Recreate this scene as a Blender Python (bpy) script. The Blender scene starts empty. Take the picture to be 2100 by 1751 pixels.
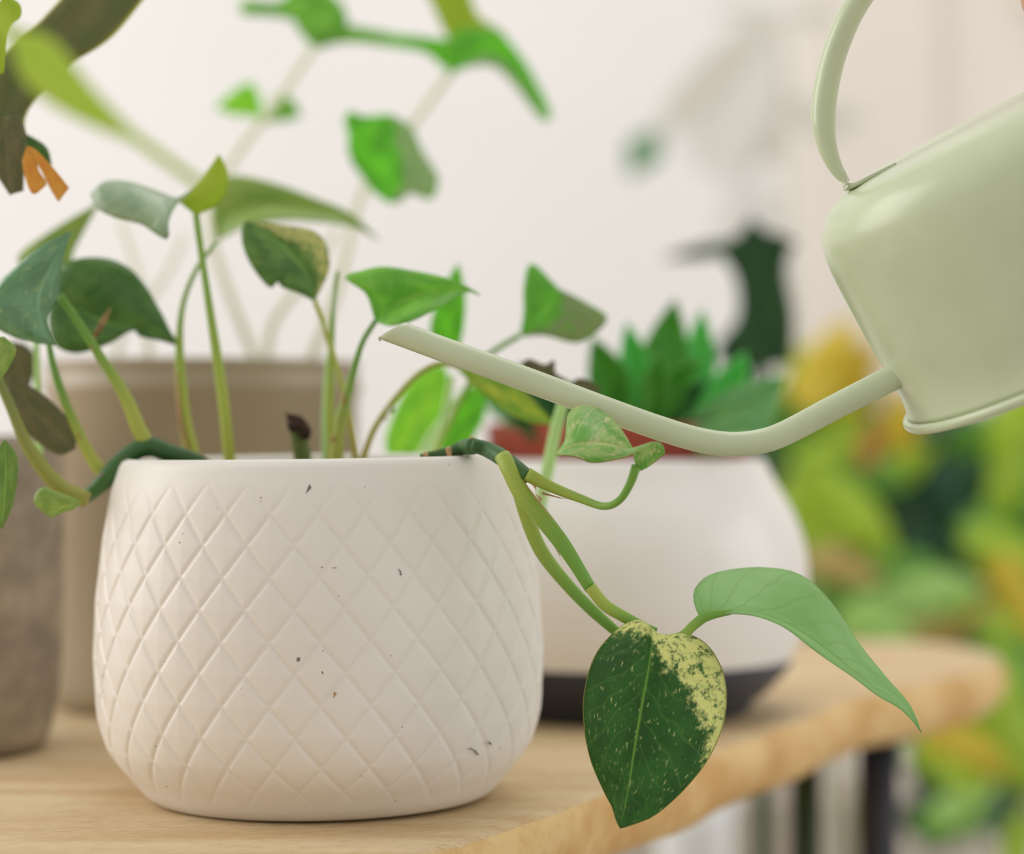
import bpy, math, random
import numpy as np
from mathutils import Vector, Matrix
random.seed(7)
sc = bpy.context.scene
C = sc.collection
# ------------------------------------------------------------------ camera, world, lights
F = 4667.0; EYE = 0.1245
cam_d = bpy.data.cameras.new('camera'); cam = bpy.data.objects.new('camera', cam_d); C.objects.link(cam)
cam.location = (0, 0, EYE); cam.rotation_euler = (math.pi/2, 0, 0)
cam_d.sensor_fit = 'HORIZONTAL'; cam_d.sensor_width = 36; cam_d.lens = F/2100*36
cam_d.clip_start = 0.02; cam_d.clip_end = 50
cam_d.dof.use_dof = True; cam_d.dof.focus_distance = 0.70; cam_d.dof.aperture_fstop = 4.3
sc.camera = cam
w = bpy.data.worlds.new('world'); sc.world = w; w.use_nodes = True
bg = w.node_tree.nodes['Background']; bg.inputs['Color'].default_value = (1.0, 0.975, 0.945, 1); bg.inputs['Strength'].default_value = 0.70
def area(name, loc, target, sx, sy, power, col):
    d = bpy.data.lights.new(name, 'AREA'); d.shape = 'RECTANGLE'; d.size = sx; d.size_y = sy; d.energy = power; d.color = col
    o = bpy.data.objects.new(name, d); C.objects.link(o); o.location = loc
    o.rotation_euler = (Vector(target)-Vector(loc)).to_track_quat('-Z', 'Y').to_euler(); return o
area('window_light', (-1.9, 1.2, 0.85), (0.1, 1.2, 0.0), 1.4, 1.6, 24, (1.0, 0.99, 0.975))
area('skylight', (0.3, 1.9, 2.3), (0.1, 1.9, 0), 2.2, 1.2, 13, (1.0, 0.985, 0.965))
area('right_fill_light', (2.0, .75, .5), (.1, .95, .05), 1.4, 1.4, 9, (1.0, 0.985, 0.97))  # soft fill added to brighten the right of the pot and the bowl
sc.view_settings.view_transform = 'Standard'; sc.view_settings.look = 'None'
sc.view_settings.exposure = 0.0; sc.view_settings.gamma = 1.0; sc.view_settings.use_curve_mapping = False

# ------------------------------------------------------------------ helpers
def P(x, y, d):
    return Vector(((x-1050)/F*d, d, EYE-(y-875.5)/F*d))
def sr(c):                      # 8-bit sRGB -> linear
    return tuple(((v/255)/12.92 if v/255 <= 0.04045 else ((v/255+0.055)/1.055)**2.4) for v in c)+(1,)
def thing(name, label, cat, loc=(0, 0, 0), group=None):
    o = bpy.data.objects.new(name, None); C.objects.link(o); o.location = loc; o.empty_display_size = .01
    o['label'] = label; o['category'] = cat
    if group: o['group'] = group
    return o
def rootloc(p):
    v = Vector((0, 0, 0))
    while p: v = v+p.location; p = p.parent
    return v
def mesh(name, vs, fs, mat, parent=None, uv=None, smooth=True, label=None, kind=None, loc=None):
    base = rootloc(parent) if parent else Vector(loc or (0, 0, 0))
    vs = np.asarray([tuple(v) for v in vs], dtype=float) if not isinstance(vs, np.ndarray) else vs
    vs = vs-np.array(base)
    me = bpy.data.meshes.new(name); me.from_pydata(vs.tolist(), [], fs)
    if uv is not None:
        l = me.uv_layers.new(name='UVMap'); idx = np.empty(len(me.loops), dtype=np.int32); me.loops.foreach_get('vertex_index', idx)
        l.data.foreach_set('uv', np.asarray(uv, dtype=np.float32)[idx].ravel())
    if smooth: me.polygons.foreach_set('use_smooth', [True]*len(me.polygons))
    me.materials.append(mat); me.update()
    o = bpy.data.objects.new(name, me); C.objects.link(o)
    if parent: o.parent = parent
    else: o.location = base
    if label: o['label'] = label
    if kind: o['kind'] = kind
    return o
def tagm(o, label, cat, group=None):
    o['label'] = label; o['category'] = cat
    if group: o['group'] = group
    return o
def resample(pts, n, smooth=True):
    pts = [Vector(p) for p in pts]
    if len(pts) == 1: return [pts[0].copy() for _ in range(n)]
    if smooth and len(pts) > 2:
        out = []
        for i in range(len(pts)-1):
            p0 = pts[i-1] if i else pts[0]*2-pts[1]; p1 = pts[i]; p2 = pts[i+1]
            p3 = pts[i+2] if i+2 < len(pts) else pts[-1]*2-pts[-2]
            for k in range(8):
                t = k/8
                out.append(0.5*((2*p1)+(p2-p0)*t+(2*p0-5*p1+4*p2-p3)*t*t+(3*p1-p0-3*p2+p3)*t**3))
        out.append(pts[-1]); pts = out
    L = [0]
    for a, b in zip(pts, pts[1:]): L.append(L[-1]+(b-a).length)
    res = []; j = 0
    for i in range(n):
        s = L[-1]*i/(n-1)
        while j < len(L)-2 and L[j+1] < s: j += 1
        seg = L[j+1]-L[j]; t = (s-L[j])/seg if seg > 1e-12 else 0
        res.append(pts[j].lerp(pts[j+1], min(1, max(0, t))))
    return res
def tube(pts, rad, n=12, steps=30, ell=(1, 1), cap=True):
    """pts world points, rad list (metres) along them"""
    path = resample(pts, steps); vs = []; fs = []; uv = []
    rr = np.interp(np.linspace(0, 1, steps), np.linspace(0, 1, len(rad)), rad)
    up = None
    for i, p in enumerate(path):
        t = (path[min(i+1, steps-1)]-path[max(i-1, 0)]).normalized()
        if up is None:
            up = Vector((0, 1, 0)); up = (up-t*up.dot(t)).normalized() if abs(t.y) < .95 else Vector((1, 0, 0))
        up = (up-t*up.dot(t)).normalized(); side = t.cross(up)
        for k in range(n):
            a = 2*math.pi*k/n
            vs.append(p+(up*math.cos(a)*ell[0]+side*math.sin(a)*ell[1])*rr[i]); uv.append((k/n, i/(steps-1)))
    for i in range(steps-1):
        for k in range(n):
            fs.append((i*n+k, i*n+(k+1) % n, (i+1)*n+(k+1) % n, (i+1)*n+k))
    if cap:
        fs.append(tuple(range(n-1, -1, -1))); fs.append(tuple((steps-1)*n+k for k in range(n)))
    return vs, fs, uv
def join(parts):
    V = []; Fc = []; U = []
    for v, f, u in parts:
        o = len(V); V += list(v); Fc += [tuple(i+o for i in q) for q in f]; U += list(u)
    return V, Fc, U
def lathe(profile, n=96, center=(0, 0, 0), close=False):
    vs = []; fs = []; uv = []; m = len(profile)
    for i, (r, z) in enumerate(profile):
        for k in range(n):
            a = 2*math.pi*k/n; vs.append((center[0]+r*math.cos(a), center[1]+r*math.sin(a), center[2]+z)); uv.append((k/n, i/(m-1)))
    for i in range(m-1):
        for k in range(n): fs.append((i*n+k, i*n+(k+1) % n, (i+1)*n+(k+1) % n, (i+1)*n+k))
    return vs, fs, uv
def spl(profile, n):
    return [(p[0], p[1]) for p in resample([(a, b, 0) for a, b in profile], n)]
def box(x0, x1, y0, y1, z0, z1):
    vs = [(x, y, z) for x in (x0, x1) for y in (y0, y1) for z in (z0, z1)]
    return vs, [(0, 1, 3, 2), (4, 6, 7, 5), (0, 4, 5, 1), (2, 3, 7, 6), (0, 2, 6, 4), (1, 5, 7, 3)], [(0, 0)]*8
# ------------------------------------------------------------------ materials
def N(t, kind, **kw):
    n = t.nodes.new(kind)
    for k, v in kw.items(): setattr(n, k, v)
    return n
def newmat(name):
    m = bpy.data.materials.new(name); m.use_nodes = True; t = m.node_tree
    return m, t, t.nodes['Principled BSDF']
def math_(t, op, a, b=None, clamp=False):
    n = t.nodes.new('ShaderNodeMath'); n.operation = op; n.use_clamp = clamp
    for i, v in enumerate((a, b)):
        if v is None: continue
        if isinstance(v, (int, float)): n.inputs[i].default_value = v
        else: t.links.new(v, n.inputs[i])
    return n.outputs[0]
def mixc(t, f, a, b):
    n = t.nodes.new('ShaderNodeMix'); n.data_type = 'RGBA'
    for s, v in ((n.inputs[0], f), (n.inputs[6], a), (n.inputs[7], b)):
        if isinstance(v, (tuple, float, int)): s.default_value = v
        else: t.links.new(v, s)
    return n.outputs[2]
def noise(t, vec, scale, detail=3, rough=.5):
    n = N(t, 'ShaderNodeTexNoise'); n.inputs['Scale'].default_value = scale; n.inputs['Detail'].default_value = detail
    n.inputs['Roughness'].default_value = rough
    if vec is not None: t.links.new(vec, n.inputs['Vector'])
    return n.outputs['Fac']
def smooth(t, v, lo, hi):
    n = N(t, 'ShaderNodeMapRange'); n.interpolation_type = 'SMOOTHSTEP'; t.links.new(v, n.inputs[0])
    n.inputs[1].default_value = lo; n.inputs[2].default_value = hi; return n.outputs[0]
def lf(c, g=1.55):
    v = [min(.9, x*g) for x in sr(c)[:3]]; m = sum(v)/3
    return tuple(x*.93+m*.07 for x in v)+(1,)
def simple(name, col, rough=.5, var=.06, scale=30, spec=.5, bump=0, metal=0, trans=0):
    m, t, b = newmat(name); tc = N(t, 'ShaderNodeTexCoord')
    f = noise(t, tc.outputs['Object'], scale, 4)
    c = sr(col); d = tuple(max(0, v*(1-var*2)) for v in c[:3])+(1,); e = tuple(min(1, v*(1+var)) for v in c[:3])+(1,)
    t.links.new(mixc(t, smooth(t, f, .3, .7), d, e), b.inputs['Base Color'])
    b.inputs['Roughness'].default_value = rough; b.inputs['Specular IOR Level'].default_value = spec; b.inputs['Metallic'].default_value = metal
    if bump:
        bp = N(t, 'ShaderNodeBump'); bp.inputs['Strength'].default_value = bump; bp.inputs['Distance'].default_value = .0004
        t.links.new(f, bp.inputs['Height']); t.links.new(bp.outputs[0], b.inputs['Normal'])
    return m
def leafmat(name, base, base2, pale=None, amt=.0, region=None, trans=.35, tcol=None, rough=.38, spec=.5, veins=.35, vein_col=None, speck=.0, edge=None, brown=None, vscale=1.0, ew=.025):
    """base/base2: mottled greens; pale: variegation colour; region=(a,b,c): pale where a*u+b*v+c+noise>0 (u in -1..1 across, v 0..1 base to tip)"""
    m, t, b = newmat(name)
    uvn = N(t, 'ShaderNodeUVMap'); sx = N(t, 'ShaderNodeSeparateXYZ'); t.links.new(uvn.outputs[0], sx.inputs[0])
    u = math_(t, 'MULTIPLY_ADD', sx.outputs[0], 2.0); t.nodes[-1].inputs[2].default_value = -1.0
    v = sx.outputs[1]; au = math_(t, 'ABSOLUTE', u)
    mp = N(t, 'ShaderNodeMapping'); t.links.new(uvn.outputs[0], mp.inputs[0]); mp.inputs['Scale'].default_value = (1.0*vscale, 1.3*vscale, 1)
    vec = mp.outputs[0]
    col = mixc(t, smooth(t, noise(t, vec, 3, 4), .35, .65), lf(base), lf(base2))
    if pale:
        nz = noise(t, vec, 14, 6, .7)
        for region in (region if isinstance(region, list) else [region] if region else []):
            s = math_(t, 'ADD', math_(t, 'MULTIPLY', u, region[0]), math_(t, 'MULTIPLY', v, region[1]))
            s = math_(t, 'ADD', s, region[2]); s = math_(t, 'ADD', s, math_(t, 'MULTIPLY', math_(t, 'SUBTRACT', noise(t, vec, 5, 3), .5), .6))
            s = smooth(t, math_(t, 'ADD', s, math_(t, 'MULTIPLY', math_(t, 'SUBTRACT', nz, .5), .75)), -.05, .12)
            s = math_(t, 'MULTIPLY', s, smooth(t, noise(t, vec, 11, 5, .75), .36, .52))
            col = mixc(t, s, col, sr(pale))
        if amt:
            col = mixc(t, smooth(t, noise(t, vec, 7, 6, .75), .62-amt*.3, .72-amt*.3), col, sr(pale))
        if speck:
            mp2 = N(t, 'ShaderNodeMapping'); t.links.new(uvn.outputs[0], mp2.inputs[0]); mp2.inputs['Scale'].default_value = (2.4, 1.2, 1)
            s2 = smooth(t, noise(t, mp2.outputs[0], 20, 3, .6), .63-.06*speck, .72)
            col = mixc(t, math_(t, 'MULTIPLY', s2, .75), col, sr(pale))
    # veins
    mid = math_(t, 'SUBTRACT', 1.0, smooth(t, au, .006, .028))
    la = math_(t, 'SUBTRACT', math_(t, 'MULTIPLY', v, 9.0), math_(t, 'MULTIPLY', math_(t, 'POWER', au, .8), 3.2))
    la = math_(t, 'ADD', la, math_(t, 'MULTIPLY', noise(t, vec, 2.5, 2), 1.4))
    fr = math_(t, 'ABSOLUTE', math_(t, 'SUBTRACT', math_(t, 'FRACT', la), .5))
    lat = math_(t, 'SUBTRACT', 1.0, smooth(t, fr, .01, .12))
    if vein_col is None: vein_col = tuple(min(255, int(c*1.25+20)) for c in base2)
    col = mixc(t, math_(t, 'MULTIPLY', lat, veins*.45), col, lf(vein_col))
    col = mixc(t, math_(t, 'MULTIPLY', mid, min(1, veins*3)), col, lf(vein_col))
    if edge:
        e = math_(t, 'MULTIPLY', smooth(t, au, 1-ew, 1-ew*.3), .85); col = mixc(t, e, col, sr(edge))
    if brown:
        bs = math_(t, 'MULTIPLY', smooth(t, noise(t, vec, 4.5, 5, .65), .60, .68), smooth(t, au, .35, .8)); col = mixc(t, bs, col, sr(brown))
    t.links.new(col, b.inputs['Base Color'])
    b.inputs['Roughness'].default_value = rough; b.inputs['Specular IOR Level'].default_value = spec
    bp = N(t, 'ShaderNodeBump'); bp.inputs['Strength'].default_value = .35; bp.inputs['Distance'].default_value = .0008
    h = math_(t, 'ADD', math_(t, 'MULTIPLY', lat, -.5), math_(t, 'MULTIPLY', noise(t, vec, 12, 3), 1.0)); t.links.new(h, bp.inputs['Height'])
    t.links.new(bp.outputs[0], b.inputs['Normal'])
    tr = N(t, 'ShaderNodeBsdfTranslucent')
    if tcol: tr.inputs[0].default_value = sr(tcol)
    else:
        g = N(t, 'ShaderNodeHueSaturation'); g.inputs['Hue'].default_value = .485; g.inputs['Saturation'].default_value = 1.1; g.inputs['Value'].default_value = 1.6
        t.links.new(col, g.inputs['Color']); t.links.new(g.outputs[0], tr.inputs[0])
    mx = N(t, 'ShaderNodeMixShader'); mx.inputs[0].default_value = trans
    out = t.nodes['Material Output']; t.links.new(b.outputs[0], mx.inputs[1]); t.links.new(tr.outputs[0], mx.inputs[2]); t.links.new(mx.outputs[0], out.inputs[0])
    return m
def stemmat(name, c0, c1, brownc=None, rough=.42):
    m, t, b = newmat(name); uvn = N(t, 'ShaderNodeUVMap'); sx = N(t, 'ShaderNodeSeparateXYZ'); t.links.new(uvn.outputs[0], sx.inputs[0])
    mp = N(t, 'ShaderNodeMapping'); t.links.new(uvn.outputs[0], mp.inputs[0]); mp.inputs['Scale'].default_value = (9, 1.2, 1)
    nz = noise(t, mp.outputs[0], 4, 4)
    f = smooth(t, math_(t, 'ADD', sx.outputs[1], math_(t, 'MULTIPLY', math_(t, 'SUBTRACT', nz, .5), .5)), .1, .8)
    col = mixc(t, f, lf(c0, 1.3), lf(c1, 1.3))
    if brownc:
        tc = N(t, 'ShaderNodeTexCoord'); col = mixc(t, smooth(t, noise(t, tc.outputs['Object'], 160, 4), .60, .70), col, sr(brownc))
    t.links.new(col, b.inputs['Base Color']); b.inputs['Roughness'].default_value = rough
    bp = N(t, 'ShaderNodeBump'); bp.inputs['Strength'].default_value = .3; bp.inputs['Distance'].default_value = .0003
    t.links.new(nz, bp.inputs['Height']); t.links.new(bp.outputs[0], b.inputs['Normal'])
    tr = N(t, 'ShaderNodeBsdfTranslucent'); t.links.new(col, tr.inputs[0])
    mx = N(t, 'ShaderNodeMixShader'); mx.inputs[0].default_value = .2; out = t.nodes['Material Output']
    t.links.new(b.outputs[0], mx.inputs[1]); t.links.new(tr.outputs[0], mx.inputs[2]); t.links.new(mx.outputs[0], out.inputs[0])
    return m

# ------------------------------------------------------------------ leaf / stem builders (pixel + distance -> real points)
def Q(pts, d0):
    """[(x,y) or (x,y,dd)] -> world points at distance d0+dd"""
    return [P(p[0], p[1], d0+(p[2] if len(p) > 2 else 0)) for p in pts]
def patchgeo(A, B, u0, u1, nl=26, nw=8, bulge=.0, wave=.0, seed=0):
    A = resample(A, nl); B = resample(B, nl); vs = []; uv = []; fs = []
    rn = random.Random(seed); ph = rn.random()*6
    for i in range(nl):
        v = i/(nl-1); ax = B[i]-A[i]; wd = ax.length
        for k in range(nw+1):
            s = k/nw; p = A[i].lerp(B[i], s)
            p = p+Vector((0, 1, 0))*(-4*s*(1-s)*bulge*wd)
            p = p+Vector((0, 1, .3))*(wave*wd*s*s*math.sin(v*17+ph))
            vs.append(p); uv.append(((u0+(u1-u0)*s)*.5+.5, v))
    for i in range(nl-1):
        for k in range(nw):
            a = i*(nw+1)+k; fs.append((a, a+1, a+nw+2, a+nw+1))
    return vs, fs, uv
def leaf(parent, mat, d0, M, L, R, bulge=.12, wave=.0, label=None, seed=1, name='leaf', extra=None, nl=26, th=.0004):
    """M midrib, L and R margins; all from base to tip"""
    parts = [patchgeo(Q(M, d0), Q(L, d0), 0, -1, bulge=bulge, wave=wave, seed=seed, nl=nl), patchgeo(Q(M, d0), Q(R, d0), 0, 1, bulge=bulge, wave=wave, seed=seed+5, nl=nl)]
    for e in (extra or []): parts.append(patchgeo(Q(e[0], d0), Q(e[1], d0), e[2], e[3], bulge=bulge, nl=nl))
    return fin(parts, mat, parent, label, name, th)
def patches(parent, mat, d0, lst, label=None, name='leaf', th=.0004):
    parts = [patchgeo(Q(a, d0), Q(b, d0), u0, u1, bulge=bl) for a, b, u0, u1, bl in lst]
    return fin(parts, mat, parent, label, name, th)
def fin(parts, mat, parent, label, name, th):
    v, f, u = join(parts); o = mesh(name, v, f, mat, parent, u, label=label)
    import bmesh
    bm = bmesh.new(); bm.from_mesh(o.data); bmesh.ops.remove_doubles(bm, verts=bm.verts, dist=.00005); bmesh.ops.dissolve_degenerate(bm, edges=bm.edges, dist=.00002)
    bmesh.ops.recalc_face_normals(bm, faces=bm.faces); bm.to_mesh(o.data); bm.free()
    for p in o.data.polygons: p.use_smooth = True
    s = o.modifiers.new('thickness', 'SOLIDIFY'); s.thickness = th; s.offset = 0
    return o
def stem(parent, mat, d0, pts, wpx, name='stem', label=None, n=12, steps=30, node=None):
    w = [Q(pts, d0), [x/2*(d0/F) for x in wpx]]
    parts = [tube(w[0], w[1], n=n, steps=steps)]
    v, f, u = join(parts); return mesh(name, v, f, mat, parent, u, label=label)

# ================================================================== MATERIALS
def potmat():
    m, t, b = newmat('white_glazed_ceramic'); tc = N(t, 'ShaderNodeTexCoord'); ob = tc.outputs['Object']
    col = mixc(t, noise(t, ob, 25, 3), sr((236, 231, 224)), sr((229, 222, 212)))
    s1 = smooth(t, noise(t, ob, 420, 2, .4), .765, .79); col = mixc(t, math_(t, 'MULTIPLY', s1, .6), col, sr((120, 100, 80)))
    mp = N(t, 'ShaderNodeMapping'); t.links.new(ob, mp.inputs[0]); mp.inputs['Scale'].default_value = (1, 1, 2.2); mp.inputs['Rotation'].default_value = (.3, .5, .2)
    s2 = smooth(t, noise(t, mp.outputs[0], 90, 2, .8), .74, .78); col = mixc(t, math_(t, 'MULTIPLY', s2, .35), col, sr((165, 155, 150)))
    t.links.new(col, b.inputs['Base Color']); b.inputs['Roughness'].default_value = .42; b.inputs['Specular IOR Level'].default_value = .45
    return m
M_pot = potmat()
M_chip = simple('bare_chip', (96, 78, 62), .8)
M_chipg = simple('grey_scuff', (128, 120, 116), .8)
M_chipo = simple('ochre_chip', (165, 128, 78), .8)
M_scr = simple('red_scratch', (196, 150, 128), .8)
M_soil = simple('dark_soil', (62, 44, 32), .95, .3, 300, bump=1)
def woodmat():
    m, t, b = newmat('pale_wood'); tc = N(t, 'ShaderNodeTexCoord'); mp = N(t, 'ShaderNodeMapping'); t.links.new(tc.outputs['Object'], mp.inputs[0])
    mp.inputs['Rotation'].default_value = (0, 0, math.radians(-62)); mp.inputs['Scale'].default_value = (1, 5, 3)
    n1 = noise(t, mp.outputs[0], 10, 5, .6)
    mp2 = N(t, 'ShaderNodeMapping'); t.links.new(mp.outputs[0], mp2.inputs[0]); mp2.inputs['Scale'].default_value = (1, 6, 6)
    n2 = noise(t, mp2.outputs[0], 70, 6, .75)
    col = mixc(t, smooth(t, n1, .35, .68), sr((224, 204, 166)), sr((208, 178, 132)))
    col = mixc(t, smooth(t, n2, .48, .68), col, sr((184, 146, 98)))
    n3 = noise(t, mp.outputs[0], 4, 3); col = mixc(t, smooth(t, n3, .6, .75), col, sr((198, 160, 108)))
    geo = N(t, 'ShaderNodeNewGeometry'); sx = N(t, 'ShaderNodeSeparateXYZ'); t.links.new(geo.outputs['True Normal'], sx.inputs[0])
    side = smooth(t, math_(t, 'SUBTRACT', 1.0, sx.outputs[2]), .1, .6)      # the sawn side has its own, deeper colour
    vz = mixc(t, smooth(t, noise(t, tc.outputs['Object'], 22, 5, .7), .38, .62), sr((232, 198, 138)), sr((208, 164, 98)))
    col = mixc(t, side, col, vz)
    t.links.new(col, b.inputs['Base Color']); b.inputs['Roughness'].default_value = .6; b.inputs['Specular IOR Level'].default_value = .3
    bp = N(t, 'ShaderNodeBump'); bp.inputs['Strength'].default_value = .5; bp.inputs['Distance'].default_value = .0005
    t.links.new(n2, bp.inputs['Height']); t.links.new(bp.outputs[0], b.inputs['Normal']); return m
M_wood = woodmat()
M_can = simple('pale_green_enamel', (199, 209, 174), .27, .02, 60, .5)
M_wall = simple('white_plaster', (246, 244, 242), .9, .01, 3, .2)
M_door = simple('cream_paint', (238, 230, 220), .6, .01, 3)
M_floor = simple('grey_tiles', (190, 180, 168), .5, .05, 4)
M_greypot = simple('taupe_glaze', (166, 152, 126), .38, .05, 14, .5)
M_greypot2 = simple('spotted_taupe_concrete', (158, 145, 126), .6, .16, 55, .4)
M_bowl = simple('white_gloss_ceramic', (240, 236, 231), .22, .01, 10, .5)
M_bowlb = simple('charcoal_glaze', (56, 60, 70), .45, .1, 20)
M_terra = simple('terracotta', (160, 66, 42), .7, .1, 40)
M_black = simple('black_metal', (48, 50, 56), .5)
M_skin = simple('skin', (226, 170, 140), .5, .05, 60)

# ================================================================== SETTING
def struct(name, geo, mat, parent=None, smooth=False):
    o = mesh(name, geo[0], geo[1], mat, parent, smooth=smooth)
    if not parent: o['kind'] = 'structure'
    return o
WY = 2.6
struct('wall_back', box(-3.2, 3.2, WY, WY+.1, -.78, 2.6), M_wall)
struct('floor', box(-3.2, 3.2, -1.0, WY, -.80, -.75), M_floor)
door = struct('door_1', box(.475, 1.30, WY-.03, WY+.0, -.75, 1.45), M_door)
struct('door_panel', box(.57, .86, WY-.05, WY-.03, -.55, .48), M_door, door)
struct('door_panel', box(.93, 1.21, WY-.05, WY-.03, -.55, .48), M_door, door)
struct('door_panel', box(.57, .86, WY-.05, WY-.03, .60, 1.3), M_door, door)
struct('door_panel', box(.93, 1.21, WY-.05, WY-.03, .60, 1.3), M_door, door)
tr = struct('trim_1', box(.33, .475, WY-.045, WY, -.75, 1.55), M_door)

# ================================================================== SHELF
rnd = random.Random(3)
outl = [(-.20, .28), (-.14, .415), (-.085, .53), (-.0228, .664), (.0318, .780), (.080, .881), (.118, .962), (.164, 1.061), (.20, 1.11), (.238, 1.165), (.262, 1.22), (.262, 1.28), (.225, 1.325),
        (.10, 1.34), (-.2, 1.35), (-.6, 1.35), (-.75, 1.3), (-.78, 1.0), (-.78, .6), (-.7, .3), (-.45, .25)]
loop = [outl[i] for i in range(len(outl))]+[outl[0]]
ol = [(p.x, p.y) for p in resample([(a, b, 0) for a, b in loop], 320)][:-1]
n = len(ol)
def outn(i):
    a = ol[(i-1) % n]; b = ol[(i+1) % n]; d = Vector((b[0]-a[0], b[1]-a[1])).normalized(); return Vector((d.y, -d.x))
import mathutils
rings = [(-.012, .0), (-.003, .0), (0.0, -.0014), (.0018, -.005), (.0028, -.011), (.0022, -.018), (-.001, -.024), (-.006, -.0275), (-.012, -.029), (-.05, -.029)]
vs = []
for off, z in rings:
    for i in range(n):
        nz = mathutils.noise.noise(Vector((ol[i][0]*18, ol[i][1]*18, z*30)))
        nz2 = mathutils.noise.noise(Vector((ol[i][0]*90, ol[i][1]*90, z*150)))
        amp = 0 if z == 0 and off < -.01 else 1
        o_ = outn(i)*(off+amp*(nz*.004+nz2*.0010)*(1 if z < -.001 else .35))
        vs.append((ol[i][0]+o_.x, ol[i][1]+o_.y, z))
fs = [(r*n+i, (r+1)*n+i, (r+1)*n+(i+1) % n, r*n+(i+1) % n) for r in range(len(rings)-1) for i in range(n)]
fs.append(tuple(range(n))); fs.append(tuple((len(rings)-1)*n+i for i in range(n-1, -1, -1)))
shelf = thing('wooden_shelf', 'thick pale wooden slab shelf with rough live edge under the pots', 'shelf', (-.2, .9, 0))
slab = mesh('slab', vs, fs, M_wood, shelf)
for x, y in ((.185, 1.15), (-.6, 1.2), (-.55, .45), (-.16, .47)):
    v, f, u = join([tube([(x, y, -.0285), (x, y, -.75)], [.010, .010], steps=3, n=14), lathe([(0, 0), (.022, 0), (.022, .003), (0, .003)], 20, (x, y, -.032))])
    mesh('leg', v, f, M_black, shelf)

# ================================================================== WHITE DIAMOND POT with pothos
PC = Vector(((660-1050)/F*.769, .769, 0))
pothos = thing('potted_pothos', 'trailing green pothos in a white pot with a diamond relief pattern, foreground', 'potted plant', PC)
ZS = .986
prof = [(.0, .0015), (.040, .0015), (.0505, 0.0002), (.0555, .0003), (.0592, .0027), (.0632, .0075), (.0690, .0148), (.0722, .0212), (.0741, .0290), (.0750, .0385), (.0752, .0500), (.0748, .0610), (.0740, .0710), (.0724, .0840), (.0700, .0985), (.0684, .1060), (.0668, .1110)]
lip = [(.0662, .1128), (.0652, .1146), (.0636, .1156), (.0618, .1152), (.0608, .1136), (.0612, .110), (.0645, .090), (.0655, .07)]
prof = [(a, b*ZS) for a, b in prof]; lip = [(a, b*ZS) for a, b in lip]
outer = spl(prof, 330); NT = 1080
th_ = np.linspace(0, 2*np.pi, NT, endpoint=False)
s_ = np.cumsum([0]+[math.hypot(b[0]-a[0], b[1]-a[1]) for a, b in zip(outer, outer[1:])]); z_ = np.array([p[1] for p in outer]); r_ = np.array([p[0] for p in outer])
TH, S = np.meshgrid(th_, s_)
sz = np.interp(.058, z_[100:], s_[100:]); a_ = TH/(2*np.pi/30)-22.90; b_ = (S-sz)/.0198
def groove(x):
    f = np.abs(x-np.round(x)); return np.exp(-(f/.062)**2)
g = np.maximum(groove(a_+b_), groove(a_-b_))
def tile(a, b):   # every diamond is very slightly pillowed
    fa = np.abs((a+b)-np.round(a+b)); fb = np.abs((a-b)-np.round(a-b)); return np.minimum(fa, fb)
rel = -.00052*g+.0006*tile(a_, b_)
zz = z_[:, None]*np.ones_like(TH)
fade = np.clip((zz-.004)/.012, 0, 1)*np.clip((.1085-zz)/.016, 0, 1)
R_ = r_[:, None]+rel*fade
X = R_*np.cos(TH); Y = R_*np.sin(TH); Vp = np.stack([X, Y, zz], -1).reshape(-1, 3)
Lp = spl([prof[-1]]+lip, 26)[1:]
Lr = np.array([[(r*math.cos(t), r*math.sin(t), z) for t in th_] for r, z in Lp]).reshape(-1, 3)
Vp = np.concatenate([Vp, Lr]); rows = len(outer)+len(Lp)
idx = np.arange(rows*NT).reshape(rows, NT); nx = np.roll(idx, -1, 1)
Fq = np.stack([idx[:-1], nx[:-1], nx[1:], idx[1:]], -1).reshape(-1, 4)
tilt = Matrix.Rotation(math.radians(-.75), 3, 'Y'); Vp = Vp@np.array(tilt).T
Vp = Vp+np.array(PC); Vp[:, 2] += .0006
me = bpy.data.meshes.new('pot'); me.vertices.add(len(Vp)); me.vertices.foreach_set('co', (Vp-np.array(PC)).astype(np.float32).ravel())
me.loops.add(Fq.size); me.loops.foreach_set('vertex_index', Fq.astype(np.int32).ravel()); me.polygons.add(len(Fq))
me.polygons.foreach_set('loop_start', np.arange(0, Fq.size, 4, dtype=np.int32)); me.polygons.foreach_set('loop_total', np.full(len(Fq), 4, dtype=np.int32))
me.polygons.foreach_set('use_smooth', np.ones(len(Fq), dtype=bool)); me.update(calc_edges=True); me.materials.append(M_pot)
wpot = bpy.data.objects.new('pot', me); C.objects.link(wpot); wpot.parent = pothos; wpot['label'] = 'white ceramic pot with embossed diamonds'
mesh('soil', *[lathe([(0, .100), (.03, .102), (.0625, .098)], 48, PC)[i] for i in (0, 1)], M_soil, pothos)
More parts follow.
